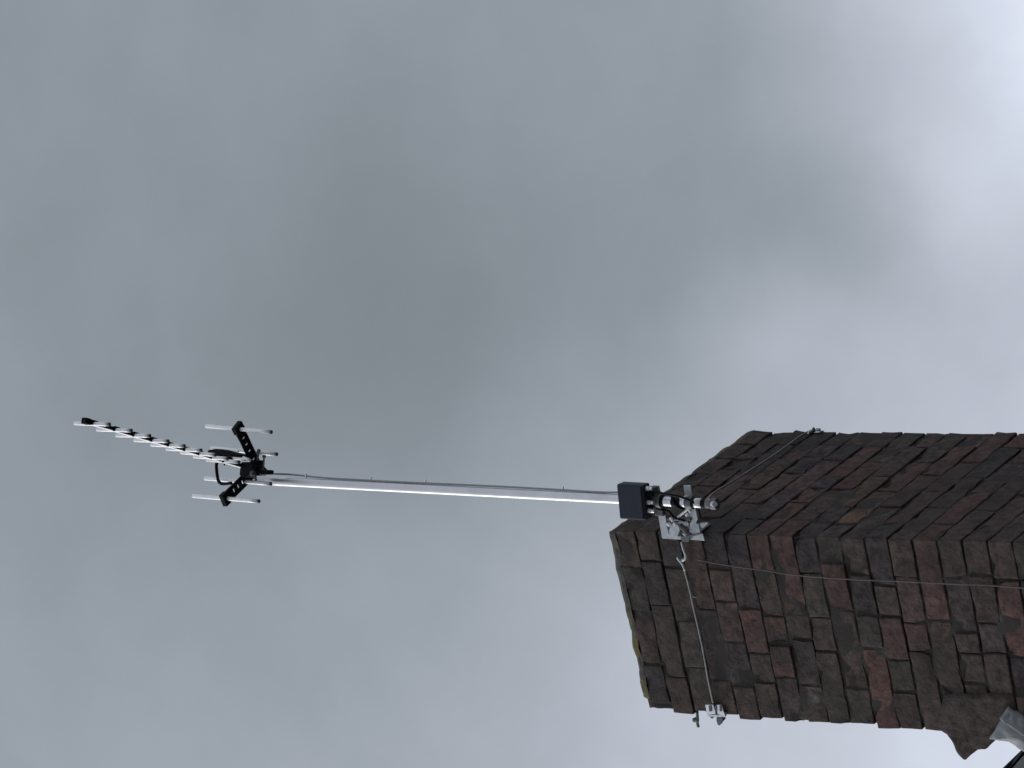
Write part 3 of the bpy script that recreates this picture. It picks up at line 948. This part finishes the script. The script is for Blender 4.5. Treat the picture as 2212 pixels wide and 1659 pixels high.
# short black tails winding round the pole from the box into the bracket
bm = bmesh.new()
def m4(x, o): return mast_at((2340 + x / 3.95) * KS) + o
ctr_pts = []
for k in range(30):
    t = k / 29
    x = 830 + t * 560
    ang = t * 9.5
    ctr_pts.append(m4(x, side * (MR + .004) * math.cos(ang) - Vector((0, 1, 0)) * (MR + .005) * math.sin(ang)))
tube(bm, ctr_pts, .0034, 8)
tube(bm, spline([c + hx * .02 - vz * (hv / 2 + .012) + nn * .016, b4(900, 330, .055), b4(1080, 370, .06), b4(1250, 400, .055), b4(1400, 440, .05), b4(1560, 520, .045), b4(1640, 700, .035), b4(1600, 830, .03)]), .0032, 8)
tube(bm, spline([c - hx * .02 - vz * (hv / 2 + .012) + nn * .016, b4(900, 560, .05), b4(1000, 610, .045), b4(1150, 640, .03), b4(1250, 740, .03), b4(1400, 790, .028)]), .0032, 8)
tag(link('cable_tails', bm, M['black'], None, smooth=True), 'black cable tails winding from the black box down round the foot of the pole', 'cable')

# ------------------------------------------------------------------ lashing wires
def r5(x, y): return ((2340 + x / 2.458) * KS, (2250 + y / 2.458) * KS)
def r1(x, y): return ((2340 + x / 2.458) * KS, (1640 + y / 2.458) * KS)
bm = bmesh.new()
pw = [on_b(*r1(880, 1480), .012), on_b(*r5(878, 0), .012), on_b(*r5(925, 180), .013), on_b(*r5(950, 300), .014), on_b(*r5(1040, 700), .014), on_b(*r5(1100, 1030), .013), on_b(*r5(1150, 1270), .011)]
pw = [on_b(*r1(835, 1390), .014)] + pw
pws = spline(pw, 26)
tube(bm, pws, .0030, 10)
lw1 = empty('lashing_wire', pw[0])
tag(lw1, 'galvanised wire from the bracket across the left brick face to the bright corner plate', 'wire', 'lashing wires round the chimney')
link('wire', bm, M['pale'], lw1, smooth=True)
bm = bmesh.new()   # hook-ended eye bolt that tensions it
tube(bm, spline([on_b(*r1(805, 1362), .018), on_b(*r1(820, 1385), .016), on_b(*r1(855, 1430), .014), on_b(*r1(880, 1490), .014)], 6), .0042, 10)
tube(bm, spline([on_b(*r1(845, 1215), .020), on_b(*r1(862, 1280), .020), on_b(*r1(885, 1345), .018), on_b(*r1(876, 1380), .018), on_b(*r1(850, 1392), .018)], 6), .0040, 10)
link('eye_bolt', bm, M['galv'], lw1, smooth=True)
bm = bmesh.new(); tube(bm, [on_b(*r5(950, 240), .014), on_b(*r5(990, 252), .012)], .0022, 8)
link('wire_end', bm, M['wire'], lw1)
bm = bmesh.new()
px_a = [(1120, 770), (1400, 590), (1700, 400), (1960, 215), (2060, 150)]
pa = [on_a(*r1(x, y), o) for (x, y), o in zip(px_a, (.03, .014, .012, .011, .008))]
MBp = mast_at(1540)
lw2 = empty('lashing_wire', pa[-1])
tag(lw2, 'thin wire from the foot of the pole across the right brick face', 'wire', 'lashing wires round the chimney')
tube(bm, spline([MBp + DA * .0 - DB * .0] + pa, 6), .0026, 10)
link('wire', bm, M['wire'], lw2, smooth=True)
bm = bmesh.new(); tube(bm, [MBp + MU * .0 - FWD * MR * .9 + MU * .002, MBp - FWD * (MR + .012) - MU * .004], .0075, 8)
link('end_nut', bm, M['bright'], lw2)

# corner plates that the wires bear on
def corner_plate(label, bm_list):
    pass
cp = empty('corner_plate', W(0, LB, -.24))
tag(cp, 'bright ribbed steel corner plate on the lower left edge of the chimney', 'corner plate', 'corner plates under the lashing wires')
def r7(x, y): return ((2650 + x / 6.32) * KS, (2700 + y / 6.32) * KS)
def b7(x, y, o): return on_b(*r7(x, y), o)
bm = bmesh.new()
prism(bm, [b7(802, 480, .012), b7(1000, 478, .012), b7(1060, 700, .012), b7(850, 728, .012)], DA * .004)
prism(bm, [b7(1075, 480, .012), b7(1205, 485, .012), b7(1250, 640, .012), b7(1298, 745, .012), b7(1215, 772, .012), b7(1110, 690, .012)], DA * .004)
prism(bm, [b7(850, 728, .012), b7(1298, 745, .012), b7(1240, 560, .012) + DA * .07, b7(810, 520, .012) + DA * .07], DB * .004)
link('plate', bm, M['bright'], cp)
for (x0, x1) in ((885, 950), (1035, 1075), (1150, 1195)):
    bm = bmesh.new()
    prism(bm, [b7(x0, 500, .0145), b7(x1, 500, .0145), b7(x1 + 12, 640, .0145), b7(x0 + 8, 640, .0145)], DA * .003)
    link('slot', bm, M['darksteel'], cp)
bm = bmesh.new()
cen7 = [(890, 738), (1080, 735), (1000, 800), (975, 825), (940, 800)]
prism(bm, [b7(x, y, .0) for x, y in cen7], DA * .02)
link('clip', bm, M['darksteel'], cp)
bm = bmesh.new()
q7 = [(1075, 720), (1110, 690), (1180, 760), (1235, 820), (1240, 880), (1190, 930), (1145, 1000), (1100, 960), (1075, 880)]
prism(bm, [b7(x, y, .002) for x, y in q7], DA * .016)
bmesh.ops.bevel(bm, geom=bm.edges[:], offset=.001, segments=1, affect='EDGES')
link('clip', bm, M['darksteel'], cp)
eb = empty('eye_bolt', b7(600, 680, -.02))
tag(eb, 'small rusty bolt and nut sticking out from the lower left brick edge', 'bolt')
bm = bmesh.new(); tube(bm, spline([b7(600, 640, -.02), b7(605, 760, -.02), b7(612, 850, -.02), b7(605, 930, -.02), b7(632, 1030, -.02)], 4), .0042, 10)
link('shank', bm, M['wire'], eb, smooth=True)
bm = bmesh.new(); tube(bm, [b7(600, 835, -.02), b7(520, 860, -.02)], .0068, 8)
link('nut', bm, M['darksteel'], eb)
cp2 = empty('corner_plate', W(0, 0, 0))
def r8(x, y): return ((3100 + x / 11.06) * KS, (1660 + y / 11.06) * KS)
PA2 = W(LA - .02, 0, 0)
def e8(x, y, dy=0.0): return hit(*r8(x, y), PA2 - Vector((0, dy, 0)), Vector((0, 1, 0)))
cp2.location = e8(1200, 420)
tag(cp2, 'small steel corner plate and bolts gripping the far upper edge of the chimney', 'corner plate', 'corner plates under the lashing wires')
bm = bmesh.new(); prism(bm, [e8(760, 500), e8(900, 380), e8(1060, 330), e8(1440, 400), e8(1420, 470), e8(1100, 490), e8(860, 520)], Vector((0, .02, 0)))
link('plate', bm, M['bright'], cp2)
bm = bmesh.new(); tube(bm, spline([e8(960, 480, .004), e8(1080, 420, .004), e8(1160, 330, .004), e8(1120, 300, .004)], 4), .0042, 8)
link('clip', bm, M['darksteel'], cp2)
bm = bmesh.new(); tube(bm, [e8(1270, 340, .004), e8(1420, 350, .004)], .0048, 6)
link('bolt', bm, M['galv'], cp2)

# ------------------------------------------------------------------ downlead over the brickwork
bm = bmesh.new()
pc = [(1505, 1208), (1530, 1214), (1590, 1224), (1650, 1232), (1700, 1240), (1760, 1246), (1850, 1252), (1950, 1256), (2050, 1261), (2130, 1264), (2212, 1270), (2290, 1276), (2400, 1290)]
tube(bm, spline([on_b(x, y, .007 + .002 * math.sin(x)) for x, y in pc], 5), .0019, 8)
tag(link('downlead_cable', bm, M['coax'], None, smooth=True), 'thin faded brown cable running down the left brick face of the chimney', 'cable')
